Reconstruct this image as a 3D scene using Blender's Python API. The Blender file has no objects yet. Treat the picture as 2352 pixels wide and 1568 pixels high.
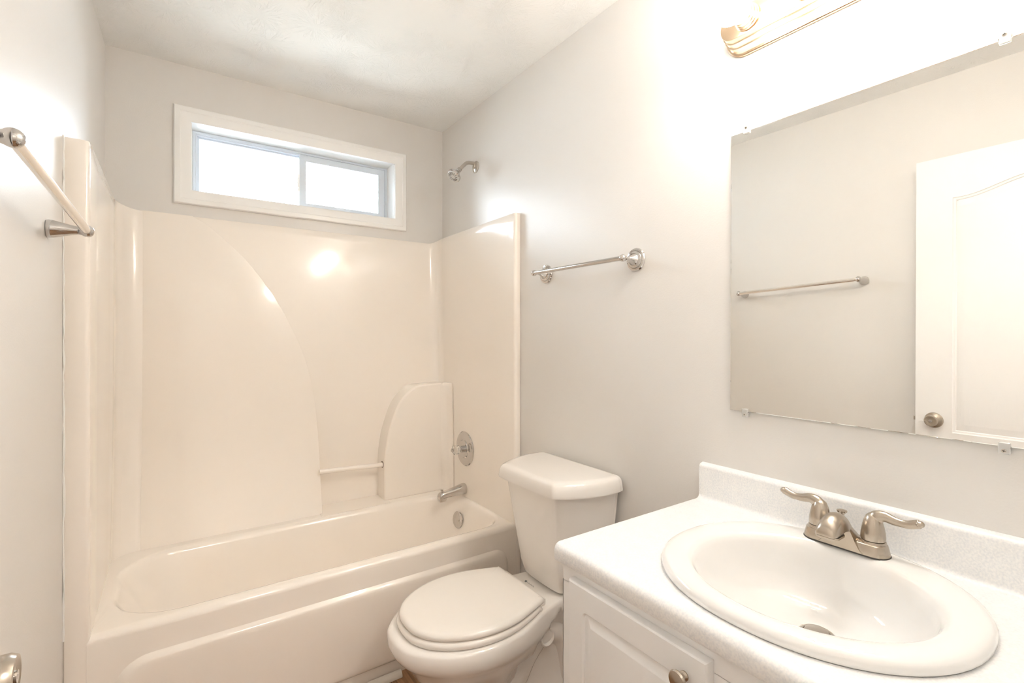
import bpy, bmesh, math, random
from mathutils import Vector
from mathutils.geometry import tessellate_polygon
R = math.radians
S = bpy.context.scene
COL = S.collection
random.seed(4)

# ------------------------------------------------------------------ camera, light, exposure
W = 1.524            # alcove / room width
CEIL = 2.483
cd = bpy.data.cameras.new('camera'); cam = bpy.data.objects.new('camera', cd); COL.objects.link(cam)
cam.location = (.229, -2.591, 1.30)
cam.rotation_euler = (R(90), 0, -.605)
cd.sensor_width = 36; cd.lens = 36*1125.3/2352
cd.shift_y = -16/2352
cd.clip_start = .01; cd.clip_end = 60
S.camera = cam

S.view_settings.view_transform = 'Standard'; S.view_settings.look = 'None'
S.view_settings.gamma = 1; S.view_settings.use_curve_mapping = False
S.view_settings.exposure = 2.46
BULB = 10.5
SKY = 4.8
HALL_FILL = 12.0  # strength of the fill light added in the hallway
S.cycles.max_bounces = 16; S.cycles.diffuse_bounces = 10; S.cycles.glossy_bounces = 8
S.cycles.transparent_max_bounces = 12
S.cycles.sample_clamp_indirect = 6

w = bpy.data.worlds.new('sky'); S.world = w; w.use_nodes = True
nt = w.node_tree; nt.nodes.clear()
bg = nt.nodes.new('ShaderNodeBackground'); wo = nt.nodes.new('ShaderNodeOutputWorld')
bg.inputs[0].default_value = (.78, .89, 1.0, 1); bg.inputs[1].default_value = SKY
nt.links.new(bg.outputs[0], wo.inputs[0])

# ------------------------------------------------------------------ materials
def mat(name, col, rough=.5, metal=0., spec=.5, coat=0., coat_rough=.05, trans=0., ior=1.5, emis=None, estr=0.):
    m = bpy.data.materials.new(name); m.use_nodes = True
    b = m.node_tree.nodes['Principled BSDF']
    b.inputs['Base Color'].default_value = (*col, 1); b.inputs['Roughness'].default_value = rough
    b.inputs['Metallic'].default_value = metal; b.inputs['Specular IOR Level'].default_value = spec
    b.inputs['Coat Weight'].default_value = coat; b.inputs['Coat Roughness'].default_value = coat_rough
    b.inputs['Transmission Weight'].default_value = trans; b.inputs['IOR'].default_value = ior
    if emis:
        b.inputs['Emission Color'].default_value = (*emis, 1); b.inputs['Emission Strength'].default_value = estr
    return m
def N(m, t, **kw):
    n = m.node_tree.nodes.new(t)
    for k, v in kw.items():
        if hasattr(n, k): setattr(n, k, v)
        else: n.inputs[k].default_value = v
    return n
def L(m, a, b): m.node_tree.links.new(a, b)
def math_n(m, op, a, b=None, c=None, clamp=False):
    n = m.node_tree.nodes.new('ShaderNodeMath'); n.operation = op; n.use_clamp = clamp
    for i, v in enumerate((a, b, c)):
        if v is None: continue
        if isinstance(v, (int, float)): n.inputs[i].default_value = v
        else: L(m, v, n.inputs[i])
    return n.outputs[0]
def bump(m, height, strength=.3, dist=.002):
    b = N(m, 'ShaderNodeBump'); b.inputs['Strength'].default_value = strength; b.inputs['Distance'].default_value = dist
    L(m, height, b.inputs['Height']); p = m.node_tree.nodes['Principled BSDF']; L(m, b.outputs[0], p.inputs['Normal'])
    return b
def noise_bump(m, scale, strength, dist, detail=3, stretch=None):
    tc = N(m, 'ShaderNodeTexCoord'); src = tc.outputs['Object']
    if stretch:
        mp = N(m, 'ShaderNodeMapping'); mp.inputs['Scale'].default_value = stretch; L(m, src, mp.inputs[0]); src = mp.outputs[0]
    n = N(m, 'ShaderNodeTexNoise'); n.inputs['Scale'].default_value = scale; n.inputs['Detail'].default_value = detail
    L(m, src, n.inputs['Vector']); bump(m, n.outputs[0], strength, dist); return m

M = {}
M['wall'] = noise_bump(mat('greige_semi_gloss_paint', (.745, .725, .70), .34, spec=.45), 220, .22, .0012, 4)
M['white_trim'] = noise_bump(mat('white_trim_paint', (.90, .90, .89), .28), 40, .12, .001, 3, (1, 6, 6))
M['vinyl'] = mat('white_window_vinyl', (.66, .71, .77), .3)
M['gelcoat'] = mat('cream_gelcoat', (.92, .865, .80), .13, spec=.5, coat=.35, coat_rough=.04)
noise_bump(M['gelcoat'], 5, .10, .003, 1)
M['caulk'] = mat('white_caulk', (.85, .85, .83), .5)
M['toilet'] = mat('bone_porcelain', (.84, .81, .775), .08, coat=.3, coat_rough=.02)
M['seat'] = mat('bone_plastic_seat', (.85, .815, .77), .16)
M['sink'] = mat('white_porcelain', (.81, .805, .795), .06, coat=.3, coat_rough=.02)
M['cabinet'] = mat('white_thermofoil', (.83, .83, .83), .28)
M['mirror'] = mat('silvered_mirror', (.93, .93, .91), .0, metal=1)
M['mirror_edge'] = mat('mirror_glass_edge', (.42, .48, .42), .15)
M['chrome'] = mat('polished_chrome', (.62, .60, .58), .06, metal=1)
M['nickel'] = noise_bump(mat('brushed_nickel', (.50, .44, .37), .27, metal=1), 60, .06, .0005, 3, (1, 1, 14))
M['satin_nickel'] = mat('satin_nickel', (.56, .52, .47), .28, metal=1)
M['brass'] = mat('champagne_brass', (.78, .60, .42), .24, metal=1)
M['dark'] = mat('dark_recess', (.05, .045, .04), .6)
M['hole'] = mat('shadow_gap', (.12, .08, .05), .7)
M['plastic'] = mat('clear_plastic', (.95, .95, .94), .12, trans=.55, ior=1.45)
M['crystal'] = mat('clear_acrylic', (.97, .97, .96), .02, trans=1, ior=1.49)
M['bulb'] = mat('lit_bulb', (1, 1, 1), .3, emis=(1, .94, .86), estr=BULB)
M['hall_fill'] = mat('fill_glow', (1, 1, 1), .3, emis=(1, .94, .87), estr=HALL_FILL)  # emitter for the added hallway fill dome
M['ink'] = mat('grey_print', (.16, .18, .2), .5)
M['ink_light'] = mat('pale_grey_print', (.34, .34, .33), .5)

def counter_mat():
    m = mat('white_speckled_laminate', (.82, .83, .84), .33)
    tc = N(m, 'ShaderNodeTexCoord')
    n = N(m, 'ShaderNodeTexNoise'); n.inputs['Scale'].default_value = 260; n.inputs['Detail'].default_value = 4
    L(m, tc.outputs['Object'], n.inputs['Vector'])
    n2 = N(m, 'ShaderNodeTexNoise'); n2.inputs['Scale'].default_value = 30; n2.inputs['Detail'].default_value = 2
    L(m, tc.outputs['Object'], n2.inputs['Vector'])
    a = math_n(m, 'ADD', math_n(m, 'MULTIPLY', n.outputs[0], .75), math_n(m, 'MULTIPLY', n2.outputs[0], .25))
    r = N(m, 'ShaderNodeValToRGB'); r.color_ramp.elements[0].position = .36; r.color_ramp.elements[0].color = (.755, .77, .79, 1)
    r.color_ramp.elements[1].position = .60; r.color_ramp.elements[1].color = (.87, .87, .865, 1)
    L(m, a, r.inputs[0]); L(m, r.outputs[0], m.node_tree.nodes['Principled BSDF'].inputs['Base Color'])
    bump(m, n.outputs[0], .08, .0005)
    return m
M['counter'] = counter_mat()

def ceiling_mat():
    m = mat('stomped_ceiling_texture', (.90, .90, .885), .85, spec=.2)
    tc = N(m, 'ShaderNodeTexCoord')
    wn = N(m, 'ShaderNodeTexNoise'); wn.inputs['Scale'].default_value = 9; wn.inputs['Detail'].default_value = 2
    L(m, tc.outputs['Object'], wn.inputs['Vector'])
    off = N(m, 'ShaderNodeVectorMath', operation='SUBTRACT'); L(m, wn.outputs['Color'], off.inputs[0]); off.inputs[1].default_value = (.5, .5, .5)
    sc = N(m, 'ShaderNodeVectorMath', operation='SCALE'); L(m, off.outputs[0], sc.inputs[0]); sc.inputs['Scale'].default_value = .05
    ad = N(m, 'ShaderNodeVectorMath', operation='ADD'); L(m, tc.outputs['Object'], ad.inputs[0]); L(m, sc.outputs[0], ad.inputs[1])
    hs = []
    for (scale, shift) in ((4.2, 0), (5.0, 3.3)):
        mp = N(m, 'ShaderNodeVectorMath', operation='ADD'); L(m, ad.outputs[0], mp.inputs[0]); mp.inputs[1].default_value = (shift, shift*.7, 0)
        v = N(m, 'ShaderNodeTexVoronoi', voronoi_dimensions='2D'); v.inputs['Scale'].default_value = scale; v.inputs['Randomness'].default_value = .9
        L(m, mp.outputs[0], v.inputs['Vector'])
        d = N(m, 'ShaderNodeVectorMath', operation='SUBTRACT'); L(m, mp.outputs[0], d.inputs[0]); L(m, v.outputs['Position'], d.inputs[1])
        s = N(m, 'ShaderNodeSeparateXYZ'); L(m, d.outputs[0], s.inputs[0])
        ang = math_n(m, 'ARCTAN2', s.outputs[1], s.outputs[0])
        rad = math_n(m, 'SQRT', math_n(m, 'ADD', math_n(m, 'MULTIPLY', s.outputs[0], s.outputs[0]), math_n(m, 'MULTIPLY', s.outputs[1], s.outputs[1])))
        cc = N(m, 'ShaderNodeSeparateXYZ'); L(m, v.outputs['Color'], cc.inputs[0])
        cx = N(m, 'ShaderNodeCombineXYZ'); L(m, math_n(m, 'MULTIPLY', ang, 5.5), cx.inputs[0]); L(m, math_n(m, 'MULTIPLY', rad, 9.0), cx.inputs[1])
        L(m, math_n(m, 'MULTIPLY', cc.outputs[0], 40.0), cx.inputs[2])
        n = N(m, 'ShaderNodeTexNoise'); n.inputs['Scale'].default_value = 1.6; n.inputs['Detail'].default_value = 2; L(m, cx.outputs[0], n.inputs['Vector'])
        ridge = math_n(m, 'SUBTRACT', 1.0, math_n(m, 'MULTIPLY', math_n(m, 'ABSOLUTE', math_n(m, 'SUBTRACT', n.outputs[0], .55)), 22.0), clamp=True)
        mask = math_n(m, 'MULTIPLY', math_n(m, 'MULTIPLY', rad, 30.0, clamp=True), math_n(m, 'SUBTRACT', 1.3, math_n(m, 'MULTIPLY', rad, 9.0), clamp=True))
        hs.append(math_n(m, 'MULTIPLY', ridge, mask))
    h = math_n(m, 'MAXIMUM', hs[0], hs[1])
    bump(m, h, .55, .0024)
    return m
M['ceiling'] = ceiling_mat()

def floor_mat():
    m = mat('wood_look_vinyl_plank', (.3, .2, .12), .4)
    tc = N(m, 'ShaderNodeTexCoord')
    mp = N(m, 'ShaderNodeMapping'); mp.inputs['Rotation'].default_value = (0, 0, R(90)); L(m, tc.outputs['Object'], mp.inputs[0])
    br = N(m, 'ShaderNodeTexBrick'); br.inputs['Scale'].default_value = 1; br.inputs['Brick Width'].default_value = 1.2; br.inputs['Row Height'].default_value = .15
    br.inputs['Mortar Size'].default_value = .0015; br.inputs['Color1'].default_value = (.36, .215, .115, 1); br.inputs['Color2'].default_value = (.29, .17, .09, 1)
    br.inputs['Mortar'].default_value = (.10, .06, .035, 1); L(m, mp.outputs[0], br.inputs['Vector'])
    m2 = N(m, 'ShaderNodeMapping'); m2.inputs['Scale'].default_value = (40, 2.5, 1); L(m, tc.outputs['Object'], m2.inputs[0])
    n = N(m, 'ShaderNodeTexNoise'); n.inputs['Scale'].default_value = 2; n.inputs['Detail'].default_value = 5; n.inputs['Distortion'].default_value = .6
    L(m, m2.outputs[0], n.inputs['Vector'])
    r = N(m, 'ShaderNodeValToRGB'); r.color_ramp.elements[0].position = .35; r.color_ramp.elements[0].color = (.55, .5, .45, 1)
    r.color_ramp.elements[1].position = .62; r.color_ramp.elements[1].color = (1.15, 1.1, 1.05, 1); L(m, n.outputs[0], r.inputs[0])
    mx = N(m, 'ShaderNodeMix', data_type='RGBA', blend_type='MULTIPLY'); mx.inputs[0].default_value = 1
    L(m, br.outputs[0], mx.inputs[6]); L(m, r.outputs[0], mx.inputs[7]); L(m, mx.outputs[2], m.node_tree.nodes['Principled BSDF'].inputs['Base Color'])
    return m
M['floor'] = floor_mat()

def glass_mat():
    m = bpy.data.materials.new('window_pane_glass'); m.use_nodes = True; t = m.node_tree; t.nodes.clear()
    o = t.nodes.new('ShaderNodeOutputMaterial'); mx = t.nodes.new('ShaderNodeMixShader'); tr = t.nodes.new('ShaderNodeBsdfTransparent')
    gl = t.nodes.new('ShaderNodeBsdfGlossy'); gl.inputs['Roughness'].default_value = 0; lw = t.nodes.new('ShaderNodeFresnel'); lw.inputs[0].default_value = 1.45
    tr.inputs[0].default_value = (.97, .98, .98, 1)
    t.links.new(lw.outputs[0], mx.inputs[0]); t.links.new(tr.outputs[0], mx.inputs[1]); t.links.new(gl.outputs[0], mx.inputs[2]); t.links.new(mx.outputs[0], o.inputs[0])
    return m
M['glass'] = glass_mat()
M['door'] = noise_bump(mat('white_molded_door_paint', (.86, .855, .85), .36), 30, .25, .0012, 4, (14, 14, 1))

# ------------------------------------------------------------------ mesh helpers
class G:
    """collects geometry for ONE mesh object"""
    def __init__(s): s.v = []; s.f = []; s.mi = []
    def add(s, v, f, mi=0):
        o = len(s.v); s.v += [tuple(p) for p in v]; s.f += [tuple(i+o for i in q) for q in f]; s.mi += [mi]*len(f); return s
    def box(s, x0, x1, y0, y1, z0, z1, mi=0):
        v = [(x, y, z) for x in (x0, x1) for y in (y0, y1) for z in (z0, z1)]
        return s.add(v, [(0, 1, 3, 2), (4, 6, 7, 5), (0, 4, 5, 1), (2, 3, 7, 6), (0, 2, 6, 4), (1, 5, 7, 3)], mi)
    def loft(s, loops, c0=True, c1=True, closed=True, mi=0):
        n = len(loops[0]); v = [p for l in loops for p in l]; f = []
        for i in range(len(loops)-1):
            for j in range(n if closed else n-1):
                k = (j+1) % n; f.append((i*n+j, i*n+k, (i+1)*n+k, (i+1)*n+j))
        if c0: f.append(tuple(range(n-1, -1, -1)))
        if c1: f.append(tuple((len(loops)-1)*n+i for i in range(n)))
        return s.add(v, f, mi)
    def lathe(s, prof, org=(0, 0, 0), axis=(0, 0, 1), n=32, mi=0, c0=True, c1=True, sy=1., up=None):
        a = Vector(axis).normalized(); q = Vector(up) if up else (Vector((0, 0, 1)) if abs(a.z) < .9 else Vector((1, 0, 0)))
        e1 = (q-a*q.dot(a)).normalized(); e2 = a.cross(e1); o = Vector(org)
        loops = [[o+a*h+e1*(r*math.cos(2*math.pi*i/n))+e2*(r*sy*math.sin(2*math.pi*i/n)) for i in range(n)] for r, h in prof]
        return s.loft(loops, c0, c1, mi=mi)
    def tube(s, pts, rad, n=16, mi=0, flat=1.):
        pts = [Vector(p) for p in pts]
        if isinstance(rad, (int, float)): rad = [rad]*len(pts)
        T = []
        for i in range(len(pts)):
            a = pts[max(i-1, 0)]; b = pts[min(i+1, len(pts)-1)]; T.append((b-a).normalized())
        u = Vector((0, 0, 1)) if abs(T[0].z) < .9 else Vector((1, 0, 0)); loops = []
        for p, t, r in zip(pts, T, rad):
            u = (u-t*u.dot(t)).normalized(); w_ = t.cross(u)
            loops.append([p+u*(r*flat*math.cos(2*math.pi*k/n))+w_*(r*math.sin(2*math.pi*k/n)) for k in range(n)])
        return s.loft(loops, mi=mi)
    def ball(s, c, r, n=20, mi=0, sc=(1, 1, 1)):
        c = Vector(c); loops = []
        m_ = n//2
        for i in range(1, m_):
            t = math.pi*i/m_
            loops.append([(c.x+r*sc[0]*math.sin(t)*math.cos(2*math.pi*k/n), c.y+r*sc[1]*math.sin(t)*math.sin(2*math.pi*k/n), c.z-r*sc[2]*math.cos(t)) for k in range(n)])
        return s.loft(loops, mi=mi)
    def prism(s, out, fn, a, b, mi=0):
        """2-D outline pushed through fn(u, v, h)"""
        return s.loft([[fn(u, v, a) for u, v in out], [fn(u, v, b) for u, v in out]], mi=mi)
    def build(s, name, m, parent=None, bevel=0., seg=3, angle=35, sub=0, smooth=True, label=None, cat=None, group=None, kind=None, origin=None):
        me = bpy.data.meshes.new(name)
        off = Vector((0, 0, 0))
        if parent is not None:
            q = parent
            while q is not None: off += q.location; q = q.parent
        if origin is not None and parent is None: off = Vector(origin)
        me.from_pydata([tuple(Vector(p)-off) for p in s.v], [], s.f)
        ms = m if isinstance(m, (list, tuple)) else [m]
        for k in ms: me.materials.append(k)
        for p, i in zip(me.polygons, s.mi): p.material_index = i
        bm = bmesh.new(); bm.from_mesh(me)
        bmesh.ops.remove_doubles(bm, verts=bm.verts, dist=1e-6)
        bmesh.ops.recalc_face_normals(bm, faces=bm.faces)
        bm.to_mesh(me); bm.free()
        if smooth:
            for p in me.polygons: p.use_smooth = True
            me.set_sharp_from_angle(angle=R(angle))
        o = bpy.data.objects.new(name, me); COL.objects.link(o)
        if parent is not None: o.parent = parent
        elif origin is not None: o.location = origin
        if bevel:
            b = o.modifiers.new('edge_rounding', 'BEVEL'); b.width = bevel; b.segments = seg; b.limit_method = 'ANGLE'; b.angle_limit = R(40); b.harden_normals = True
        if sub:
            b = o.modifiers.new('smoothing', 'SUBSURF'); b.levels = sub; b.render_levels = sub
        tag(o, label, cat, group, kind)
        return o
def tag(o, label=None, cat=None, group=None, kind=None):
    if label: o['label'] = label
    if cat: o['category'] = cat
    if group: o['group'] = group
    if kind: o['kind'] = kind
    return o
def thing(name, loc, label, cat, group=None, kind=None):
    o = bpy.data.objects.new(name, None); COL.objects.link(o); o.location = loc; o.empty_display_size = .05
    return tag(o, label, cat, group, kind)
def copy_tree(o, parent=None):
    c = o.copy(); COL.objects.link(c); c.parent = parent
    for ch in list(o.children): copy_tree(ch, c)
    return c
def rrect(x0, x1, y0, y1, r, n=8):
    """rounded rectangle, CCW, 4*(n+1) points; r = radius or 4 radii (x1y0, x1y1, x0y1, x0y0)"""
    rs = [r]*4 if isinstance(r, (int, float)) else r
    out = []
    for (cx, cy, sx, sy, a0), q in zip(((x1, y0, -1, 1, -90), (x1, y1, -1, -1, 0), (x0, y1, 1, -1, 90), (x0, y0, 1, 1, 180)), rs):
        for i in range(n+1):
            a = R(a0+90*i/n); out.append((cx+sx*q+q*math.cos(a), cy+sy*q+q*math.sin(a)))
    return out
def catmull(pts, k=6):
    P = [Vector(p) for p in pts]; out = []
    for i in range(len(P)-1):
        p0 = P[max(i-1, 0)]; p1 = P[i]; p2 = P[i+1]; p3 = P[min(i+2, len(P)-1)]
        for j in range(k):
            t = j/k
            out.append(.5*((2*p1)+(p2-p0)*t+(2*p0-5*p1+4*p2-p3)*t*t+(3*p1-p0-3*p2+p3)*t**3))
    out.append(P[-1]); return out
def lerp(a, b, t): return a+(b-a)*t
def interp(x, tab):
    if x <= tab[0][0]: return tab[0][1]
    for (a, u), (b, v) in zip(tab, tab[1:]):
        if x <= b: return lerp(u, v, (x-a)/(b-a))
    return tab[-1][1]
def ss(t): t = max(0, min(1, t)); return t*t*(3-2*t)
def LX(y): return .025*y          # the left wall is slightly out of square

# ------------------------------------------------------------------ room shell
YB = -2.62           # room face of the wall behind the camera
G().box(-.20, W+.12, -4.2, .16, -.05, 0).build('floor', M['floor'], kind='structure', smooth=False)
G().box(-.20, W+.12, -4.2, .16, CEIL, CEIL+.05).build('ceiling', M['ceiling'], kind='structure', smooth=False)
g = G()
g.loft([[(LX(0), 0, z), (LX(-4.2), -4.2, z), (-.2, -4.2, z), (-.2, .16, z), (0, .16, z)] for z in (0, CEIL)])
g.build('wall_left', M['wall'], kind='structure', smooth=False)
G().box(W, W+.12, -4.2, .16, 0, CEIL).build('wall_right', M['wall'], kind='structure', smooth=False)
# window wall with its opening
OX0, OX1, OZ0, OZ1 = .293, 1.235, 1.922, 2.248
g = G()
g.box(0, OX0, 0, .16, 0, CEIL); g.box(OX1, W, 0, .16, 0, CEIL)
g.box(OX0, OX1, 0, .16, 0, OZ0); g.box(OX0, OX1, 0, .16, OZ1, CEIL)
g.build('wall_back', M['wall'], kind='structure', smooth=False)
# wall behind the camera with the doorway, and the hallway beyond it
DX0, DX1, DZ = .055, .835, 2.09
g = G()
g.box(LX(-2.62), DX0-.02, -2.74, YB, 0, CEIL); g.box(DX1, W, -2.74, YB, 0, CEIL); g.box(DX0-.02, DX1, -2.74, YB, DZ, CEIL)
g.build('wall_front', M['wall'], kind='structure', smooth=False)
G().box(-.2, W+.12, -4.32, -4.2, 0, CEIL).build('wall_hallway', M['wall'], kind='structure', smooth=False)
# doorway casing (both jambs and head) on the room side
g = G()
g.box(DX0-.02, DX0-.003, -2.74, YB, 0, DZ); g.box(DX1-.015, DX1, -2.74, YB, 0, DZ); g.box(DX0-.02, DX1, -2.74, YB, DZ-.015, DZ)
g.box(DX1, DX1+.057, YB, YB+.012, 0, DZ+.05); g.box(-.02, DX1+.057, YB, YB+.012, DZ, DZ+.057)
g.build('trim_2', M['white_trim'], kind='structure', bevel=.003)
# baseboards
G().box(LX(-1.7)-.004, LX(-1.7)+.012, -2.55, -.84, 0, .085).build('baseboard_left', M['white_trim'], kind='structure', bevel=.004)
G().box(W-.012, W, -1.70, -.80, 0, .085).build('baseboard_right', M['white_trim'], kind='structure', bevel=.004)
# painted quarter-round at the foot of the tub
g = G()
q = [(0, 0)]+[(-.021*math.cos(R(a)), .021*math.sin(R(a))) for a in range(0, 91, 15)]
g.prism(q, lambda u, v, h: (h, -.8055+u, v+.0005), .05, .945)
g.build('trim_1', noise_bump(mat('worn_white_quarter_round', (.72, .68, .62), .5), 30, .4, .003, 3, (1, 5, 5)), kind='structure')

# ------------------------------------------------------------------ window
win = thing('window_1', (.765, 0, 1.9), 'white-cased horizontal slider window above the tub', 'window', kind='structure')
def frame(x0, x1, z0, z1, prof, y_in):
    """mitred rectangular frame; prof = list of (inward offset from outer edge, y)"""
    g = G(); loops = []
    for d, y in prof:
        loops.append([(x0+d, y, z0+d), (x1-d, y, z0+d), (x1-d, y, z1-d), (x0+d, y, z1-d)])
    g.loft(loops+[loops[0]], c0=False, c1=False); return g
frame(.230, 1.297, 1.873, 2.301, [(0, 0), (0, -.012), (.004, -.017), (.022, -.019), (.026, -.016), (.058, -.012), (.064, -.009), (.064, 0)], 0).build('casing', M['white_trim'], win, angle=25)
# deep jamb liner with a cove near the sash
frame(OX0, OX1, OZ0, OZ1, [(.0, .0005), (.004, .0005), (.004, .082), (.010, .096), (.010, .15), (0, .15)], 0).build('jamb', M['white_trim'], win, angle=25)
FX0, FX1, FZ0, FZ1 = .303, 1.225, 1.934, 2.236
frame(FX0, FX1, FZ0, FZ1, [(0, .102), (0, .094), (.010, .094), (.012, .100), (.018, .100), (.018, .135), (0, .135)], 0).build('window_frame', M['vinyl'], win, angle=25)
def sash(x0, x1, z0, z1, y, wd, rail):
    g = G(); g.box(x0, x0+wd, y, y+.018, z0, z1); g.box(x1-wd, x1, y, y+.018, z0, z1)
    g.box(x0+wd, x1-wd, y, y+.018, z0, z0+rail); g.box(x0+wd, x1-wd, y, y+.018, z1-rail, z1)
    o = g.build('sash', M['vinyl'], win, bevel=.002)
    q = G(); q.box(x0+wd-.003, x1-wd+.003, y+.008, y+.011, z0+rail-.003, z1-rail+.003); q.build('glass_pane', M['glass'], o, smooth=False)
    return o
sash(.315, .782, 1.947, 2.224, .114, .012, .014)
s2 = sash(.760, 1.208, 1.947, 2.224, .094, .032, .032)
g = G(); g.box(.752, .762, .086, .096, 2.03, 2.12); g.box(.748, .760, .080, .090, 2.05, 2.10)
g.build('latch', M['white_trim'], s2, bevel=.003)
# outside: unseen ground, kept pale to bounce sky light up to the ceiling
G().box(-6, 8, .6, 20, -.62, -.6).build('ground', mat('pale_ground', (.6, .6, .56), .9), kind='structure', smooth=False)

# ------------------------------------------------------------------ tub and shower surround
tub = thing('bathtub_shower_unit', (.76, -.40, 0), 'cream one-piece fibreglass bathtub with moulded shower walls under the window', 'bathtub')
XL, XR = .037, 1.490      # inner faces of the end walls
YF = -.790
RIM = .450
def ends(y): return y
# tub body: apron, rim, basin in one skin
n = 10
def lp(x0, x1, y0, y1, r, z): return [(x, y, z) for x, y in rrect(x0, x1, y0, y1, r, n)]
outer = [lp(XL-.008, XR+.008, YF, -.002, .002, .001), lp(XL-.008, XR+.008, YF, -.002, .002, RIM-.022)]
for k in range(1, 6):
    a = R(90*k/5); d = .022*(1-math.cos(a)); outer.append(lp(XL-.008, XR+.008, YF+d, -.002, .002, RIM-.022+.022*math.sin(a)))
op = (.070, 1.478, -.742, -.215); ro = [.13, .17, .20, .19]
def opn(d, z, xl=0, xr=0, yb=0, yf=0, rr=0):
    x0, x1, y0, y1 = op; return lp(x0+d+xl, x1-d-xr, y0+d+yf, y1-d-yb, [max(.03, q-d+rr) for q in ro], z)
outer += [opn(-.012, RIM), opn(-.004, RIM-.002), opn(.006, RIM-.010), opn(.012, RIM-.024),
          opn(.02, .38, .02, .004), opn(.035, .28, .06, .01), opn(.05, .20, .11, .02), opn(.065, .15, .15, .03), opn(.09, .12, .19, .05), opn(.13, .105, .24, .09, rr=-.02)]
g = G(); g.loft(outer, c0=False)
g.build('tub_basin', M['gelcoat'], tub, angle=60)
# moulded panel on the apron
g = G()
def ap(d, y): return [(x, y, z) for x, z in rrect(.095+d, 1.44-d, .06+d, .350-d, [.05, .07, .09, .05], 8)]
g.loft([ap(-.012, YF+.002), ap(-.006, YF-.003), ap(0, YF-.011), ap(.008, YF-.014), ap(.02, YF-.0145)])
g.build('apron_panel', M['gelcoat'], tub, angle=70)
# end walls, coves and back wall
def yb(z): return lerp(-.006, -.060, max(0, min(1, (1.825-z)/1.375)))
YL = [(.44, -.172), (.60, -.124), (.75, -.089), (.90, -.064), (1.05, -.047), (1.25, -.033), (1.5, -.0215), (1.825, -.008)]
def yl(z):
    return interp(z, YLs)
YLs = [(p.x, p.y) for p in catmull([Vector((a, b, 0)) for a, b in YL], 6)]
def plan(z):
    """list of (x, y, top)"""
    P = []
    y0 = yl(z); rc = .085
    T1, T2 = 1.846, 1.826
    xw = LX(YF)+.0005
    P += [(xw, YF+.03, T1), (xw, YF+.004, T1), (xw+.004, YF, T1)]
    for k in range(7): a = R(-90+90*k/6); P.append((XL-.012+.012*math.cos(a), YF+.012+.012*math.sin(a), T1))
    for t in (.25, .5, .75): P.append((XL, lerp(YF+.012, y0-rc, t), T1))
    m_ = 12
    for k in range(m_+1):
        a = R(180-90*k/m_); P.append((XL+rc+rc*math.cos(a), y0-rc+rc*math.sin(a), lerp(T1, T2, ss(k/m_))))
    y0 = yb(z)
    for t in (.02, .4, .6, .8): P.append((lerp(XL+rc, XR-.06, t), y0, T2))
    rc2 = .06
    for k in range(m_+1):
        a = R(90-90*k/m_); P.append((XR-rc2+rc2*math.cos(a), y0-rc2+rc2*math.sin(a), lerp(T2, 1.852, ss(k/m_))))
    for t in (.25, .5, .75): P.append((XR, lerp(y0-rc2, YF+.012, t), 1.852))
    for k in range(7): a = R(180+90*k/6); P.append((XR+.012+.012*math.cos(a), YF+.012+.012*math.sin(a), 1.852))
    P += [(W-.004, YF, 1.852), (W-.0005, YF+.004, 1.852), (W-.0005, YF+.03, 1.852)]
    return P
nl = 40; ref = plan(1.0); nP = len(ref); iL = 3+7+3+6; iR = nP-iL
rows = []
for i in range(nl):
    t = i/(nl-1); row = []
    for j in range(nP):
        top = ref[j][2]; base = .02 if (j < 11 or j >= nP-11) else RIM-.01
        z = lerp(base, top-.006, t); p = plan(z)[j]; row.append((p[0], p[1], z))
    rows.append(row)
def shrink(row, d, dz):
    out = []
    for j, p in enumerate(row):
        x, y, z = p
        if j <= iL: x2, y2 = max(x-d, LX(y)+.0005), y
        elif j >= iR: x2, y2 = min(x+d, W-.0005), y
        else: x2, y2 = x, min(-.0008, y+d)
        out.append((x2, y2, z+dz))
    return out
rows += [shrink(rows[-1], .0015, .0015), shrink(rows[-1], .2, .0018)]
for nm, a, b in (('end_panel', 0, iL), ('back_panel', iL, iR-1), ('end_panel', iR-1, nP-1)):
    g = G(); g.loft([r_[a:b+1] for r_ in rows], c0=False, c1=False, closed=False)
    g.build(nm, M['gelcoat'], tub, angle=70)
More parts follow.
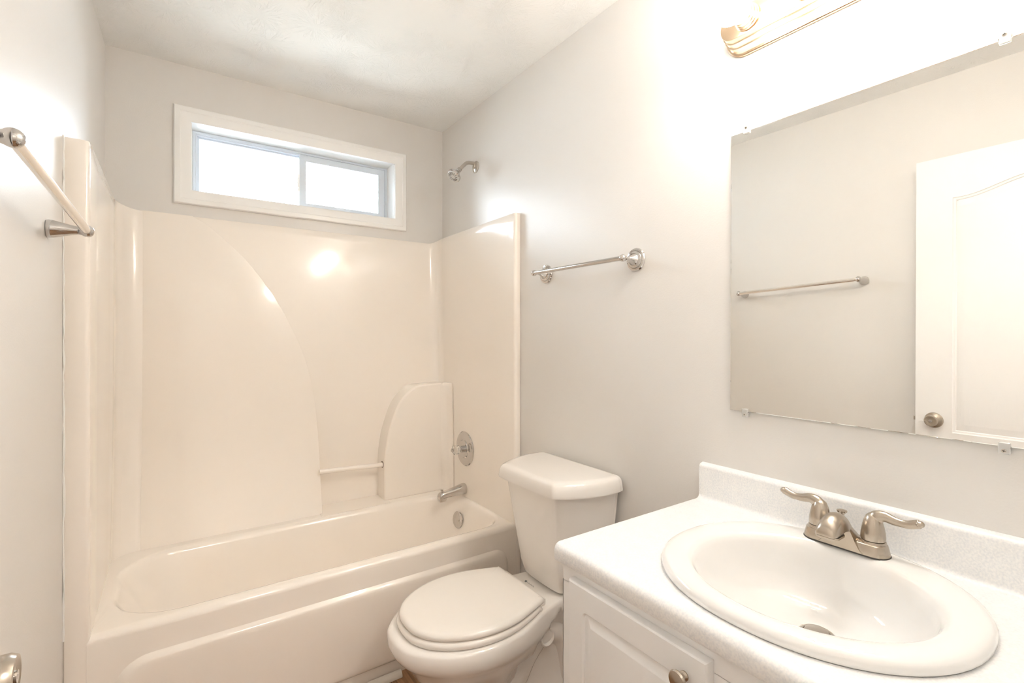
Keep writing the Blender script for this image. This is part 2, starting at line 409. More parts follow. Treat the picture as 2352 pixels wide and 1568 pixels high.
# raised field left of the long arc (slanted forward towards the rim)
arc = [(.30, 1.822), (.345, 1.797), (.403, 1.749), (.497, 1.657), (.567, 1.568), (.638, 1.460), (.700, 1.333), (.750, 1.215), (.782, 1.100), (.802, .961), (.812, .816), (.814, .652), (.812, .448)]
arc = [(p.x, p.y) for p in catmull([Vector((a, b, 0)) for a, b in arc], 5)]
def ccw(p):
    A = sum(p[i-1][0]*p[i][1]-p[i][0]*p[i-1][1] for i in range(len(p)))
    return p if A > 0 else p[::-1]
def raised(out_pts, yfun, depth_back, r=.010, name='raised_panel', cap=True):
    """out_pts: OPEN polyline (the visible edge) closed far side by other points; rounded edge built from inset loops"""
    n_ = len(out_pts)
    c = (sum(p[0] for p in out_pts)/n_, sum(p[1] for p in out_pts)/n_)
    def inset(d):
        o = []
        for i in range(n_):
            a = Vector(out_pts[i-1]); b = Vector(out_pts[i]); c_ = Vector(out_pts[(i+1) % n_])
            t1 = (b-a).normalized(); t2 = (c_-b).normalized(); nn = (Vector((-t1.y, t1.x))+Vector((-t2.y, t2.x)))
            nn = nn.normalized()/max(.5, math.sqrt((1+t1.dot(t2))/2)); o.append((b.x+nn.x*d, b.y+nn.y*d))
        return o
    loops = [[(x, min(-.0008, yb(z)+.003), z) for x, z in inset(0)]]
    for k in range(0, 6):
        a = R(90*k/5); pts = inset(r*(1-math.cos(a)))
        loops.append([(x, min(yb(z)+.001, yfun(z)+r*(1-math.sin(a))), z) for x, z in pts])
    g = G(); g.loft(loops, c0=False, c1=True); return g
arcz = sorted((z, x) for x, z in arc)
g = G(); loops = []
zs = [.440+.010*i for i in range(135)]+[1.785+.002*i for i in range(20)]
for z in zs:
    xa = interp(z, arcz) if z < 1.822 else .300
    f_, b_ = yl(z)-.0004, yb(z)+.002
    r_ = min(.002, max(.0006, (b_-f_)*.5)); zz = min(z, 1.8235)
    row = [(XL+.078, f_+.004, zz), (XL+.088, f_, zz)]+[(lerp(XL+.09, xa-r_, t), f_, zz) for t in (.33, .66)]
    row += [(xa-r_+r_*math.sin(R(a)), f_+r_-r_*math.cos(R(a)), zz) for a in (0, 22.5, 45, 67.5, 90)]+[(xa+.0005, b_, zz)]
    loops.append(row)
g.loft(loops, c0=False, c1=False, closed=False)
g.build('raised_panel', M['gelcoat'], tub, angle=50)
# stepped storage ledge right of the recess
arcR = [(1.119, .448), (1.119, .63), (1.131, .742), (1.149, .818), (1.187, .918), (1.230, .978), (1.289, 1.022), (1.36, 1.030), (1.43, 1.032)]
arcR = [(p.x, p.y) for p in catmull([Vector((a, b, 0)) for a, b in arcR], 5)]
ro_ = ccw(arcR+[(XR-.004, 1.032), (XR-.004, .448)])
raised(ro_, lambda z: -.150-.015*max(0, (1.03-z)/.58), 0, .012).build('storage_ledge', M['gelcoat'], tub, angle=50)
g = G(); loops = []
for z in (.445, .60, .80, .95, 1.015, 1.030, 1.033):
    f_ = -.150-.015*max(0, (1.03-z)/.58); r_ = .05 if z < 1.02 else (.046 if z < 1.032 else .034)
    loops.append([(XR-r_-.002+r_*math.sin(R(a)), f_-.0004-(r_-r_*math.cos(R(a))), z) for a in range(0, 91, 9)]+[(XR+.002, f_+.02, z), (XR-r_, f_+.02, z)])
g.loft(loops); g.build('corner_cove', M['gelcoat'], tub, angle=60)
# bar across the recess
g = G(); g.tube([(.806, -.128, .640), (1.125, -.128, .628)], .012, 16); g.build('grab_bar', M['gelcoat'], tub)
g = G(); g.lathe([(.0165, 0), (.0165, .0015)], (1.1168, -.126, .6285), (1, 0, 0), 20); g.build('bar_slot', M['hole'], tub, label='dark gap at the end of the bar')
# flat shelf at the bottom of the recess
g = G(); g.loft([[(.80, -.05, RIM-.012), (1.135, -.05, RIM-.012), (1.135, -.05, RIM+.006), (.80, -.05, RIM+.006)], [(.80, -.205, RIM-.012), (1.135, -.205, RIM-.012), (1.135, -.205, RIM+.001), (.80, -.205, RIM+.001)]])
g.build('shelf', M['gelcoat'], tub)
# caulk / paint line along the left flange
g = G()
pts = []
for i in range(60):
    z = .46+(1.846-.46)*i/59; pts.append((LX(YF)+.002+random.uniform(-.001, .0012), YF-.0006, z))
g.tube(pts, [.0022+random.uniform(-.0006, .0012) for _ in pts], 6); g.build('caulk_line', M['caulk'], tub)

# ------------------------------------------------------------------ shower fittings
YS = -.388
sh = thing('shower', (W, YS, 2.18), 'chrome shower head on a curved nickel arm high on the wall beside the window', 'shower head')
G().lathe([(.0, 0), (.030, 0), (.031, .002), (.028, .005), (.013, .010), (.0105, .014), (.0, .014)][1:-1], (W-.0005, YS, 2.170), (-1, 0, 0), 32).build('flange', M['satin_nickel'], sh)
arm = catmull([(W-.001, YS, 2.186), (1.500, YS, 2.187), (1.472, YS, 2.182), (1.450, YS, 2.163), (1.428, YS, 2.140)], 6)
G().tube(arm, .0092, 16).build('arm', M['satin_nickel'], sh)
ax = Vector((-.66, -.10, -.74)).normalized(); o = Vector((1.431, YS, 2.143))
G().lathe([(.0105, 0), (.0125, .003), (.0125, .018), (.010, .020), (.010, .023), (.016, .028), (.020, .038), (.034, .050), (.0365, .053), (.0365, .060), (.033, .064)], o, ax, 32).build('spray_head', M['chrome'], sh)
g = G(); fc = o+ax*.0642
G().lathe([(.033, -.001), (.030, .0015), (.006, .003)], fc, ax, 32).build('spray_face', mat('pale_chrome_face', (.72, .73, .72), .2, metal=.7), sh)
e1 = Vector((0, 0, 1)); e1 = (e1-ax*e1.dot(ax)).normalized(); e2 = ax.cross(e1)
for k in range(12):
    a = 2*math.pi*k/12; d = e1*math.cos(a)+e2*math.sin(a); t = ax.cross(d)
    v = []
    for h in (.0005, .0034):
        for r_, w_ in ((.012, .0011), (.026, .0015)):
            for s_ in (-1, 1): v.append(fc+d*r_+t*(w_*s_)+ax*h)
    g.add(v, [(0, 1, 3, 2), (4, 6, 7, 5), (0, 4, 5, 1), (2, 3, 7, 6), (0, 2, 6, 4), (1, 5, 7, 3)])
g.build('nozzle_slots', M['dark'], sh, smooth=False, label='dark radial nozzle slots')

va = thing('shower_valve', (XR, -.337, .70), 'round chrome shower valve plate with clear faceted knob on the tub end wall', 'shower valve')
G().lathe([(.0, 0), (.089, 0), (.090, .003), (.086, .007), (.052, .011), (.048, .010), (.044, .014), (.018, .015)][1:], (XR-.0005, -.337, .702), (-1, 0, 0), 48).build('escutcheon', M['chrome'], va)
G().lathe([(.017, 0), (.017, .016), (.0145, .018), (.0145, .026)], (XR-.014, -.337, .702), (-1, 0, 0), 24).build('stem', M['chrome'], va)
g = G(); g.lathe([(.012, 0), (.022, .006), (.0265, .018), (.024, .032), (.015, .040)], (XR-.034, -.337, .702), (-1, 0, 0), 10)
kn = g.build('knob', M['crystal'], va, smooth=False, label='clear faceted acrylic knob')
G().lathe([(.008, 0), (.009, .006), (.009, .010), (.006, .012)], (XR-.071, -.337, .702), (-1, 0, 0), 16).build('knob_cap', M['chrome'], kn)

sp = thing('tub_spout', (XR, -.33, .49), 'chrome tub spout with diverter knob on the tub end wall', 'tub spout')
g = G(); loops = []
#  (x, z centre, half height, half width)
for x, zc, hh, hw in ((XR-.0005, .492, .027, .027), (XR-.010, .492, .0275, .0275), (1.45, .488, .0245, .026), (1.41, .484, .0205, .0235), (1.385, .482, .0185, .022), (1.365, .480, .0185, .021), (1.352, .477, .0185, .020), (1.343, .473, .0165, .018), (1.338, .469, .0125, .014)):
    loops.append([(x, -.33+hw*math.copysign(abs(math.cos(a))**.75, math.cos(a)), zc+hh*math.copysign(abs(math.sin(a))**.8, math.sin(a))) for a in [2*math.pi*i/28 for i in range(28)]])
g.loft(loops)
g.loft([[(xx, yy, zz) for xx, yy in rrect(a0, a1, -.33-b, -.33+b, .008, 4)] for a0, a1, b, zz in ((1.340, 1.386, .017, .470), (1.339, 1.380, .017, .458), (1.339, 1.376, .0165, .450))])
g.build('spout_body', M['chrome'], sp, angle=50)
G().lathe([(.0035, 0), (.0035, .012), (.007, .014), (.0075, .018), (.003, .019)], (1.357, -.33, .490), (0, 0, 1), 16).build('diverter_knob', M['satin_nickel'], sp)
ov = G().lathe([(.041, 0), (.042, .003), (.037, .007), (.010, .009), (.001, .0092)], (1.4385, -.353, .345), (-1, -.14, .14), 40).build('overflow_plate', M['chrome'], tub, label='round chrome overflow plate')
for dy in (-.020, .020):
    G().lathe([(.004, 0), (.004, .0022)], (1.4310-dy*.12, -.354+dy, .3460), (-1, -.14, .14), 12).build('screw', M['satin_nickel'], ov)

# ------------------------------------------------------------------ towel bars
tr = thing('towel_bar', (W, -1.22, 1.552), 'polished chrome towel bar with round stepped rosettes above the toilet', 'towel bar')
for y in (-.976, -1.462):
    G().lathe([(.0385, 0), (.0395, .003), (.037, .007), (.031, .009), (.030, .008), (.0285, .012), (.021, .015), (.020, .014), (.017, .018), (.0155, .022), (.008, .036), (.0055, .046), (.0055, .053), (.0075, .057)],
              (W-.0005, y, 1.554), (-1, 0, 0), 40).build('rosette', M['chrome'], tr)
    G().ball((1.457, y, 1.554), .0125).build('finial', M['chrome'], tr)
G().tube([(1.457, -.972, 1.554), (1.457, -1.466, 1.554)], .0082, 20).build('bar', M['chrome'], tr)

M['bar_nickel'] = mat('pale_satin_bar', (.92, .88, .83), .16, metal=1)
tl = thing('towel_bar', (-.03, -1.28, 1.56), 'long towel bar on flared chrome posts, left wall near the camera', 'towel bar')
A_ = Vector((.051, -.968, 1.560)); B_ = Vector((.034, -1.578, 1.590))
for p in (A_, B_):
    bx_ = LX(p.y)+.0008; z_ = p.z-.002
    g = G()
    L_ = p.x-bx_
    loops = []
    for t, rz, ry in ((0, .0215, .0215), (.04, .0225, .0225), (.15, .0215, .0210), (.35, .0175, .0170), (.6, .0125, .0120), (.78, .0100, .0100), (.9, .0115, .0105)):
        x = bx_+L_*t; loops.append([(x, p.y+ry*math.sin(2*math.pi*k/24), z_+.002*t+rz*math.cos(2*math.pi*k/24)) for k in range(24)])
    g.loft(loops); g.ball((p.x, p.y, p.z), .0150, sc=(1, .8, 1))
    g.build('post', M['chrome'], tl, angle=60)
d_ = (B_-A_).normalized()
G().tube([A_-d_*.002, B_+d_*.002], .0096, 20).build('bar', M['bar_nickel'], tl)

# ------------------------------------------------------------------ toilet
TY = -1.183
to = thing('toilet', (1.15, TY, 0), 'bone two-piece toilet with closed lid between the tub and the vanity', 'toilet')
UP = [(.765, 0), (.767, .03), (.775, .065), (.79, .092), (.82, .128), (.86, .160), (.91, .185), (.97, .201), (1.03, .205), (1.10, .196), (1.14, .184), (1.18, .168), (1.22, .150), (1.26, .136), (1.30, .126), (1.34, .121), (1.39, .120), (1.45, .119), (1.497, .117), (1.50, 0)]
def outline(wtab, n_=44):
    """closed outline from half-width table (x, w)"""
    xs0, xs1 = wtab[0][0], wtab[-1][0]
    pts = catmull([Vector((a, b, 0)) for a, b in wtab], 4)
    up = [(p.x, max(0, p.y)) for p in pts]
    return [(x, TY-w_) for x, w_ in up]+[(x, TY+w_) for x, w_ in up[-2:0:-1]]
def morph(tip, back, ws, lo, z):
    """blend the rim table with a pedestal table"""
    t_ = []
    for x, w_ in UP:
        s_ = (x-.765)/(1.50-.765); x2 = tip+(back-tip)*s_
        wl = .108*(1-(1-min(1, s_/.28))**2.4)**.5 if s_ < .28 else .108
        if s_ > .96: wl = min(wl, .108 if s_ < .999 else 0)
        w2 = lerp(w_*ws, wl if w_ > 0 else 0, lo)
        xb_ = interp(z, [(0, .99), (.09, 1.0), (.15, 1.06), (.21, 1.13), (.25, 1.20), (.30, 1.26), (.345, 1.32), (.352, 3)])
        if z > .05: w2 = lerp(w2, min(w2, .078), ss((x2-xb_)/.05+.3)) if z < .352 else w2
        t_.append((x2, w2))
    return t_
g = G(); loops = []
for z, tip, back, ws, lo in ((.388, .785, 1.495, .93, 0), (.386, .773, 1.498, .975, 0), (.378, .766, 1.50, 1.0, 0), (.353, .766, 1.50, 1.0, 0), (.344, .768, 1.50, .998, 0), (.330, .775, 1.50, .985, 0), (.315, .790, 1.50, .955, 0), (.300, .805, 1.50, .91, .05), (.26, .830, 1.49, .83, .25), (.21, .868, 1.48, .72, .5), (.15, .905, 1.46, .6, .85), (.09, .925, 1.45, .5, 1), (.03, .925, 1.45, .5, 1), (.012, .915, 1.455, .5, 1), (.0005, .912, 1.455, .5, 1)):
    loops.append([(x, y, z) for x, y in outline(morph(tip, back, ws, lo, z), 44)])
g.loft(loops[::-1])
g.build('bowl', M['toilet'], to, angle=60)
# trapway bulge on both flanks of the pedestal
for s_ in (1, -1):
    y_ = TY-s_*.050
    p = catmull([(1.02, y_, .10), (1.09, y_, .085), (1.16, y_, .125), (1.22, y_, .21), (1.29, y_, .262), (1.36, y_, .23), (1.39, y_, .13), (1.40, y_, .03)], 5)
    G().tube(p, [.045]*len(p), 16).build('trapway', M['toilet'], to)
    G().lathe([(.031, -.012), (.031, .002), (.027, .004), (.023, .002), (.021, -.005), (.001, -.006)], (1.285, TY-s_*.0935, .262), (0, -s_, .12), 28).build('bolt_boss', M['toilet'], to)
# seat ring and lid
ST = [(.800, 0), (.802, .035), (.812, .072), (.84, .115), (.88, .148), (.93, .173), (.99, .188), (1.05, .190), (1.11, .180), (1.17, .160), (1.215, .140), (1.225, .130), (1.232, 0)]
def lidloop(tab, d, z):
    o_ = outline(tab); cx = sum(p[0] for p in o_)/len(o_)
    return [(cx+(x-cx)*(1-d/.2), TY+(y-TY)*(1-d/.17), z) for x, y in o_]
RG = [(x if x < .85 else x, w_) for x, w_ in ST]
G().loft([lidloop(RG, .006, .3885), lidloop(RG, -.001, .392), lidloop(RG, -.003, .400), lidloop(RG, .000, .407), lidloop(RG, .005, .4095)]).build('seat', M['seat'], to, angle=60)
LD = [(.806, 0), (.808, .035), (.818, .070), (.845, .111), (.885, .144), (.935, .169), (.99, .184), (1.05, .187), (1.11, .179), (1.17, .160), (1.232, .136), (1.240, .124), (1.242, 0)]
G().loft([lidloop(LD, .006, .4115), lidloop(LD, 0, .414), lidloop(LD, -.002, .420), lidloop(LD, .001, .427), lidloop(LD, .006, .4315), lidloop(LD, .014, .4335), lidloop(LD, .05, .4345)]).build('lid', M['seat'], to, angle=60)
G().box(1.228, 1.262, TY-.115, TY+.125, .3885, .412).build('hinge_bar', M['seat'], to, bevel=.004)
# printed mark on the deck behind the lid
z_ = .3884
def quad(g, x, y, lx, ly, sk=0): g.add([(x, y, z_), (x+lx, y+sk, z_), (x+lx, y-ly+sk, z_), (x, y-ly, z_)], [(0, 1, 2, 3)])
gm = G(); quad(gm, 1.297, TY+.056, .010, .010, .004); gm.build('printed_emblem', M['ink'], to, smooth=False)
gm = G()
for k in range(7):
    quad(gm, 1.298+.001*(k % 2), TY+.042-.0060*k, .0045+.001*((k*3) % 2), .0042, .001)
gm.build('printed_lettering', M['ink_light'], to, smooth=False)
# tank
def dshape(xf, xb, hf, hm, hb, n_=6):
    """front half width hf at xf, widest hm, back half width hb at xb"""
    half = [(xf-.006, 0), (xf-.005, hf*.5), (xf, hf*.86), (xf+.010, hf*1.03), (lerp(xf, xb, .3), lerp(hf, hm, .62)), (lerp(xf, xb, .62), hm*.99), (lerp(xf, xb, .85), hm), (xb-.010, lerp(hb, hm, .6)), (xb, hb*.93), (xb, 0)]
    pts = catmull([Vector((a, b, 0)) for a, b in half], 5)
    up = [(p.x, max(0, p.y)) for p in pts]
    return [(x, TY-w_) for x, w_ in up]+[(x, TY+w_) for x, w_ in up[-2:0:-1]]
g = G(); loops = []
for z, xf, xb, hf, hm, hb in ((.389, 1.350, 1.490, .085, .155, .15), (.393, 1.338, 1.496, .098, .166, .16), (.405, 1.328, 1.500, .108, .172, .165), (.45, 1.318, 1.503, .115, .178, .172), (.60, 1.297, 1.506, .130, .194, .190), (.765, 1.274, 1.508, .146, .212, .208)):
    loops.append([(x, y, z) for x, y in dshape(xf, xb, hf, hm, hb)])
g.loft(loops); g.build('tank', M['toilet'], to, angle=50)
g = G(); loops = []
for z, d in ((.757, .006), (.758, .001), (.764, .0), (.785, .003), (.797, .006), (.804, .011), (.808, .019), (.8095, .032)):
    loops.append([(x, y, z) for x, y in dshape(1.250+d, 1.514-d*.3, .166-d, .234-d, .222-d)])
g.loft(loops); g.build('tank_lid', M['toilet'], to, angle=50)

# ------------------------------------------------------------------ vanity
CY0, CY1 = -2.575, -1.722          # near / far ends of the vanity
CT = .820
va2 = thing('vanity_cabinet', (1.24, -2.15, 0), 'white vanity cabinet with raised-panel doors under the countertop', 'cabinet')
g = G()
XF = .972
g.box(XF+.018, 1.522, CY1-.016, CY1-.003, 0, .779); g.box(XF+.018, 1.522, CY0+.003, CY0+.016, 0, .779)
g.box(XF+.018, 1.522, CY0+.016, CY1-.016, .09, .105)
g.box(XF, XF+.018, CY0+.003, CY1-.003, .735, .779); g.box(XF, XF+.018, CY0+.003, CY1-.003, .09, .14)
g.box(XF, XF+.018, CY1-.045, CY1-.003, .14, .735); g.box(XF, XF+.018, CY0+.003, CY0+.045, .14, .735); g.box(XF, XF+.018, -2.185, -2.105, .14, .735)
g.box(XF+.06, XF+.075, CY0+.016, CY1-.016, 0, .09)
g.build('cabinet_box', M['cabinet'], va2, smooth=False, bevel=.0008, seg=1)
def panel_face(g, rect, out, prof, put, infn=None):
    """planar face `rect` with a moulded panel `out`; prof = (inset, depth) steps. put(a, b, d) -> xyz"""
    a0, a1, b0, b1 = rect
    border = [Vector((a0, b0, 0)), Vector((a1, b0, 0)), Vector((a1, b1, 0)), Vector((a0, b1, 0))]
    hole = [Vector((x, y, 0)) for x, y in out]
    allp = border+hole
    g.add([put(p.x, p.y, 0) for p in allp], tessellate_polygon([border, hole]))
    n_ = len(out)
    def inset(d):
        o_ = []
        for i in range(n_):
            a = Vector(out[i-1]); b = Vector(out[i]); c_ = Vector(out[(i+1) % n_])
            t1 = (b-a).normalized(); t2 = (c_-b).normalized(); nn = Vector((-t1.y-t2.y, t1.x+t2.x)).normalized()/max(.5, math.sqrt(max(.01, (1+t1.dot(t2))/2)))
            o_.append((b.x+nn.x*d, b.y+nn.y*d))
        return o_
    loops = [[put(x, y, dp) for x, y in (infn or inset)(d)] for d, dp in prof]
    g.loft(loops, c0=False, c1=True)
def cab_door(y0, y1, knob_y):
    z0, z1 = .115, .757; xf = .953
    g = G()
    infn = lambda d: rrect(y0+.045+d, y1-.045-d, z0+.055+d, z1-.052-d, max(.0004, .014-d), 4)
    out = infn(0)
    panel_face(g, (y0+.004, y1-.004, z0+.004, z1-.004), out, [(0, 0), (.003, .003), (.004, .0055), (.009, .0065), (.014, .0055), (.024, .001), (.026, .0)], lambda a, b, d: (xf+d, a, b), infn)
    e = [[(xf+dx, *p) for p in ((y0+d, z0+d), (y1-d, z0+d), (y1-d, z1-d), (y0+d, z1-d))] for d, dx in ((.004, 0), (.0012, .0022), (0, .005), (0, .0185))]
    g.loft(e, c0=False, c1=True)
    o_ = g.build('door', M['cabinet'], va2, angle=25)
    G().lathe([(.0085, 0), (.0085, .002), (.0055, .005), (.0050, .010), (.0075, .015), (.0155, .017), (.0165, .020), (.0150, .0235), (.008, .0255), (.001, .026)], (xf, knob_y, .713), (-1, 0, 0), 32).build('knob', M['nickel'], o_)
cab_door(-2.110, -1.764, -2.066)
cab_door(-2.535, -2.180, -2.224)

# countertop with a cut-out for the sink
SC = (1.236, -2.133); SA, SB = .249, .266
ct = thing('countertop', (1.24, -2.15, .78), 'white speckled laminate countertop with backsplash on the vanity', 'countertop')
g = G()
cyA, cyB = CY0-.004, CY1+.006
nose = [(.992, CT)]+[(.953+.016-.016*math.sin(R(a)), CT-.016+.016*math.cos(R(a))) for a in range(0, 91, 15)]+[(.953, CT-.034), (.956, CT-.040), (.975, CT-.041), (.992, CT-.036)]
g.prism(nose, lambda u, v, h: (u, h, v), cyA, cyB)
nn = 64
ell = [(SC[0]+.93*SA*math.cos(2*math.pi*i/nn), SC[1]+.93*SB*math.sin(2*math.pi*i/nn)) for i in range(nn)]
def rect_ring(x0, x1, y0, y1):
    o_ = []
    for x, y in ell:
        dx, dy = x-SC[0], y-SC[1]; t = min([(x1-SC[0])/dx if dx > 1e-9 else 1e9, (x0-SC[0])/dx if dx < -1e-9 else 1e9, (y1-SC[1])/dy if dy > 1e-9 else 1e9, (y0-SC[1])/dy if dy < -1e-9 else 1e9])
        o_.append([SC[0]+dx*t, SC[1]+dy*t])
    for c in ((x0, y0), (x1, y0), (x1, y1), (x0, y1)):
        k = min(range(nn), key=lambda i: (o_[i][0]-c[0])**2+(o_[i][1]-c[1])**2); o_[k] = list(c)
    return o_
rr_ = rect_ring(.992, 1.492, cyA, cyB)
g.loft([[(x, y, CT-.030) for x, y in ell], [(x, y, CT) for x, y in ell], [(x, y, CT) for x, y in rr_], [(x, y, CT-.030) for x, y in rr_], [(x, y, CT-.030) for x, y in ell]], c0=False, c1=False)
bs = [(1.492, CT-.03), (1.492, CT)]+[(1.492+.013*math.sin(R(a)), CT+.013-.013*math.cos(R(a))) for a in range(15, 91, 15)]+[(1.505, CT+.090)]+[(1.505+.011-.011*math.cos(R(a)), CT+.090+.011*math.sin(R(a))) for a in range(15, 91, 15)]+[(1.5235, CT+.103), (1.5235, CT-.03)]
g.prism(bs, lambda u, v, h: (u, h, v), cyA, cyB)
g.build('worktop', M['counter'], ct, angle=40)

# sink
sk = thing('sink', (SC[0], SC[1], CT), 'oval white porcelain drop-in sink in the countertop', 'sink')
g = G(); loops = []
def ov_(cx, cy, a, b, z, e=2.15):
    o_ = []
    for i in range(72):
        t = 2*math.pi*i/72; c_, s_ = math.cos(t), math.sin(t)
        o_.append((cx+a*math.copysign(abs(c_)**(2/e), c_), cy+b*math.copysign(abs(s_)**(2/e), s_), z))
    return o_
for a, b, z in ((SA*.99, SB*.99, CT+.0008), (SA, SB, CT+.004), (SA, SB, CT+.011), (SA-.003, SB-.003, CT+.0165), (SA-.009, SB-.009, CT+.0205), (SA-.018, SB-.018, CT+.0225), (SA-.032, SB-.032, CT+.0225)): loops.append(ov_(SC[0], SC[1], a, b, z))
ic = (1.220, -2.137); dc = (1.284, -2.133)
for a, b, z, t in ((.199, .217, CT+.0215, 0), (.193, .210, CT+.0195, 0), (.188, .204, CT+.013, 0), (.184, .199, CT+.003, 0), (.178, .192, CT-.020, .1), (.168, .180, CT-.048, .25), (.150, .160, CT-.078, .45), (.118, .127, CT-.098, .7), (.080, .085, CT-.110, .9), (.045, .045, CT-.1145, 1), (.024, .024, CT-.1165, 1)):
    loops.append(ov_(lerp(ic[0], dc[0], t), ic[1], a, b, z, 2.0))
g.loft(loops, c0=False, c1=True)
g.build('basin', M['sink'], sk, angle=60)
G().lathe([(.031, -.0005), (.031, .0015), (.027, .003), (.024, .0025), (.0235, .0005)], (dc[0], dc[1], CT-.1155), (0, 0, 1), 32).build('drain_ring', M['satin_nickel'], sk)
G().lathe([(.021, 0), (.021, .004), (.017, .0065), (.001, .007)], (dc[0], dc[1], CT-.114), (0, 0, 1), 32).build('drain_stopper', M['satin_nickel'], sk)

# faucet
FZ = CT+.0228; FX, FY = 1.433, -2.126
fa = thing('faucet', (FX, FY, FZ), 'brushed nickel two-lever faucet at the back of the sink', 'faucet')
g = G(); loops = []
for z, d in ((0, 0), (.003, 0), (.014, .0025), (.0215, .0045), (.0235, .008)):
    loops.append([(x, y, FZ+z) for x, y in rrect(FX-.0275+d, FX+.0275-d, FY-.0815+d, FY+.0815-d, .0265-d, 10)])
g.loft(loops); g.build('base_plate', M['nickel'], fa, angle=40)
g = G(); g.loft([[(x, y, FZ+z) for x, y in rrect(FX-.0285+d, FX+.0285-d, FY-.0825+d, FY+.0825-d, .027, 10)] for z, d in ((-.0018, 0), (.0008, 0))])
g.build('gasket', M['dark'], fa)
for s_ in (1, -1):
    c = (FX+.002, FY+s_*.051, FZ+.022)
    G().lathe([(.0235, 0), (.0235, .003), (.0225, .006), (.0215, .0065)], c, (0, 0, 1), 32).build('collar', M['nickel'], fa)
    g = G()
    g.lathe([(.0218, .0075), (.0222, .012), (.0215, .022), (.0195, .034), (.0165, .046), (.0125, .056), (.007, .061), (.001, .0625)], c, (0, 0, 1), 32)
    cx, cy, cz = c
    pts = catmull([(cx+.001, cy, cz+.040), (cx, cy+s_*.006, cz+.054), (cx, cy+s_*.020, cz+.0595), (cx-.001, cy+s_*.038, cz+.056), (cx-.002, cy+s_*.058, cz+.056), (cx-.002, cy+s_*.074, cz+.0615), (cx-.002, cy+s_*.080, cz+.0635)], 5)
    rr = [interp(i/(len(pts)-1), [(0, .015), (.2, .0135), (.35, .0105), (.6, .0078), (.82, .0088), (.93, .0088), (1, .004)]) for i in range(len(pts))]
    g.tube(pts, rr, 16, flat=.8); g.ball((cx-.002, cy+s_*.0785, cz+.063), .0084, sc=(1, .95, .82))
    g.build('handle', M['nickel'], fa, angle=60)
# spout: a hill on the base plate that arches forward into a broad overhanging nose
def spout_loop(dx, H, b, zb, k):
    lo = []
    for i in range(29):
        t = -1+2*i/28
        hill = ((math.cos(math.pi*t)+1)/2)**.85; arch = max(0, 1-abs(t)**2.3)**.5
        lo.append((FX+dx, FY+b*t, FZ+zb+(H-zb)*lerp(hill, arch, k)))
    return lo+[(FX+dx, FY-b*(-1+2*i/8), FZ+zb-.0012) for i in range(9)]
g = G()
g.loft([spout_loop(*a) for a in ((.0255, .020, .036, .010, 0), (.020, .030, .040, .010, 0), (.010, .041, .043, .010, 0), (-.004, .053, .044, .010, 0), (-.018, .0640, .044, .006, 0), (-.026, .0680, .043, .003, 0), (-.0285, .0685, .042, .0025, 0))])
g.build('spout_base', M['nickel'], fa, angle=40)
g = G()
g.loft([spout_loop(*a) for a in ((.012, .046, .0120, .024, .6), (.002, .056, .0150, .030, .7), (-.010, .065, .0175, .036, .8), (-.024, .0725, .0195, .041, .95), (-.038, .0780, .0208, .045, 1), (-.052, .0808, .0215, .0475, 1), (-.066, .0800, .0218, .0470, 1), (-.080, .0740, .0216, .0455, 1), (-.090, .0665, .0208, .0440, 1), (-.097, .0580, .0190, .0430, 1), (-.1005, .0490, .0155, .0425, 1))])
g.build('spout', M['nickel'], fa, angle=50)
g = G(); g.loft([[(x, y, FZ+z) for x, y in rrect(FX-.098-d, FX-.050, FY-.0205-d, FY+.0205+d, [.010, .010, .014, .014], 6)] for z, d in ((.0345, -.001), (.036, .001), (.0395, .0018), (.0405, .0012))])
g.build('spout_lip', M['nickel'], fa, angle=40)
g = G(); g.loft([[(x, y, FZ+z) for x, y in rrect(FX-.0975, FX-.050, FY-.0200, FY+.0200, .009, 6)] for z in (.040, .0428)])
g.build('spout_groove', M['dark'], fa)
G().lathe([(.0022, 0), (.0022, .036), (.0040, .038), (.0048, .045), (.0100, .050), (.0102, .053), (.004, .055)], (FX+.0245, FY+.016, FZ+.012), (0, 0, 1), 20).build('pop_up_knob', M['nickel'], fa)

